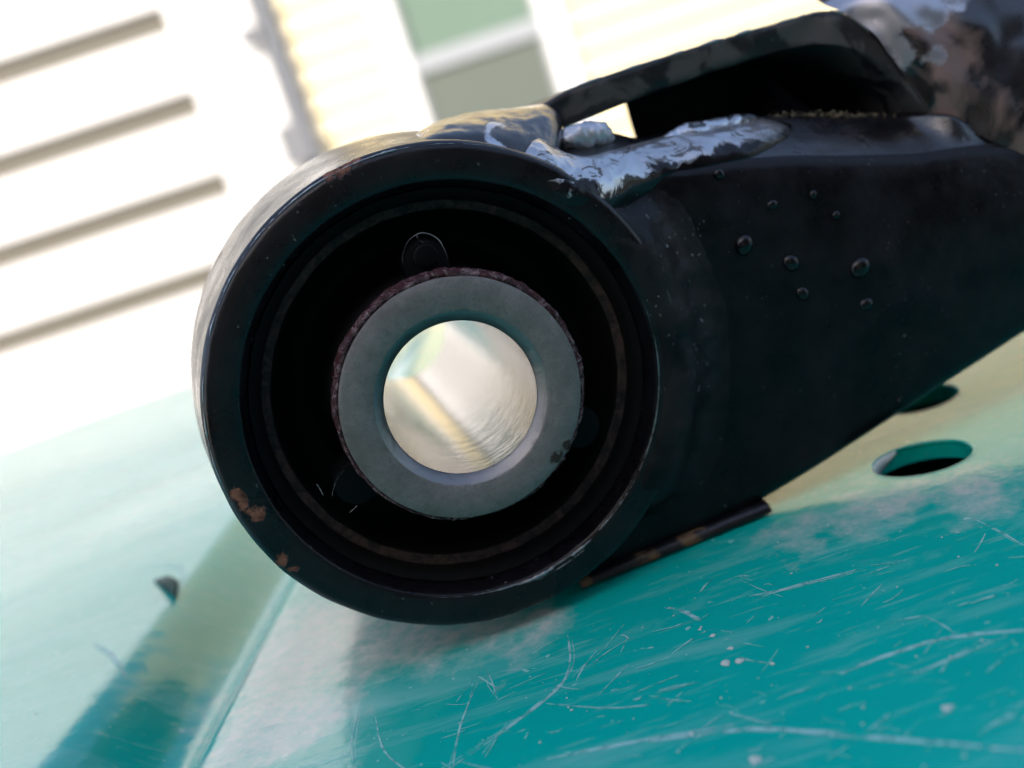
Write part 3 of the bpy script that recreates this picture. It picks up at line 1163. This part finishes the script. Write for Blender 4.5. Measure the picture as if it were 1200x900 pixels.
# closed back of the box section, so that the cavity is dark
b735 = loc(741, 140, 34)[0]
V = []
for b in np.linspace(b735, 112, 30):
    zb_ = ext(b, botb, botc) + 0.5 + 22 * sstep(fl_end - 4, fl_end + 16, b)
    for z, a in ((zb_, 30), (zb_ + 1, 34), ((zb_ + 23) / 2, 35), (23, 35)):
        V.append(W(b, z, a))
mesh('back_plate', V, grid_faces(30, 4), m_plate, arm, True)
V = []
for b in (112.0,):
    pass
V = [W(112, -26, 4), W(112, -26, 36), W(112, 40, 36), W(112, 40, 6)]
mesh('end_plate', V, [(0, 1, 2, 3)], m_plate, arm, False)

# paint-covered spatter beads on the plate
bead0 = None
for px, py, r in ((873, 287, 12), (927, 308, 10.5), (1006, 313, 13), (940, 344, 8.5), (1013, 356, 8.5), (845, 204, 6.5), (906, 240, 6.5), (954, 228, 5), (980, 252, 5), (837, 371, 4.5), (1055, 470, 3)):
    b, c, a = loc(px, py, AP - 0.4)
    zt, zb = ext(b, topb, topc), ext(b, botb, botc)
    a = plate_a(b, c, (c - zb) / (zt - zb))
    R = r * 0.092
    V, F = [], []
    for i in range(11):
        ph = math.pi / 2 * 1.3 * i / 10
        for j in range(20):
            t = 2 * math.pi * j / 20
            rr = R * math.sin(ph) * (1 + 0.08 * math.sin(t * 2 + px))
            V.append(W(b + rr * math.cos(t), c + rr * math.sin(t), a + 0.2 * R - 0.8 * R * math.cos(ph)))
    F = grid_faces(11, 20, True)
    mesh('spatter_bead', V, F, m_bead, arm, True)

# bright worn edges, and highlights laid on as thin steel lines
def worn(name, P, rad, mat, seed=0.0, parent=None):
    n, V = len(P), []
    for i in range(n):
        d = P[min(i + 1, n - 1)] - P[max(i - 1, 0)]
        d = d / np.linalg.norm(d)
        s1 = np.cross(d, np.array([0.3, 0.5, 0.8])); s1 /= np.linalg.norm(s1)
        s2 = np.cross(s1, d)
        rr = max(0.004, rad * (0.55 + 1.5 * nz(P[i], 0.5, seed) + 0.8 * nz(P[i], 2.5, seed))) * min(1, 6 * min(i, n - 1 - i) / n)
        for k in range(5):
            t = 2 * math.pi * k / 5
            V.append(W(*(P[i] + (s1 * math.cos(t) + s2 * math.sin(t)) * rr)))
    return mesh(name, V, grid_faces(n, 5, True), mat, parent or arm, True)


def arc(R, a, t0, t1, n=160):
    return [np.array([R * math.cos(math.radians(t0 + (t1 - t0) * i / (n - 1))), R * math.sin(math.radians(t0 + (t1 - t0) * i / (n - 1))), a]) for i in range(n)]


m_worn_glint = bright_steel('worn_glint_steel', 0.4, (0.42, 0.42, 0.45), 0.4)
worn('worn_glint_edge', arc(20.3, 0.08, -118, 8, 240), 0.075, m_worn_glint, 2)
worn('worn_glint_edge', arc(20.42, 0.05, -92, -66, 60), 0.16, m_worn_glint, 6)
worn('worn_glint_edge', arc(20.75, 0.0, -86, -70, 50), 0.09, m_worn_glint, 11)
worn('worn_glint_edge', [np.array(loc(735 + 90 * k / 39, 676 - 36 * k / 39, 3.2)) for k in range(40)], 0.16, m_worn_glint, 3)  # painted glint along the flange
worn('worn_glint_edge', arc(23.33, 0.36, 62, 196, 260), 0.10, m_worn_glint, 4)  # highlight of the rim's bevel, added as a bright tube
worn('worn_glint_edge', [t + np.array([0, -0.05, 0.15]) for t in TP[4:88]], 0.2, m_worn_glint, 8)  # shine on the strap's top edge, drawn in bright steel
m_flash = Mat('pale_rubber_flash').set(Base_Color=(0.22, 0.22, 0.22, 1), Roughness=0.6).m


def lug_pt(px, py, a):
    return np.array(loc(px, py, a))


for pts in ([(472, 313), (472, 298), (478, 283), (490, 274), (502, 274), (514, 281), (521, 293), (525, 304)],
            [(488, 274), (490, 280), (496, 284), (502, 283)], [(404, 550), (396, 560), (391, 572), (389, 583)], [(409, 601), (414, 597), (419, 592)], [(371, 567), (375, 573), (379, 581)]):
    worn('flash_line', list(smooth_path([lug_pt(x, y, 0.3) for x, y in pts], 40)), 0.045, m_flash, pts[0][0] * 0.01, rub)

# a grain of sand stuck on the cover
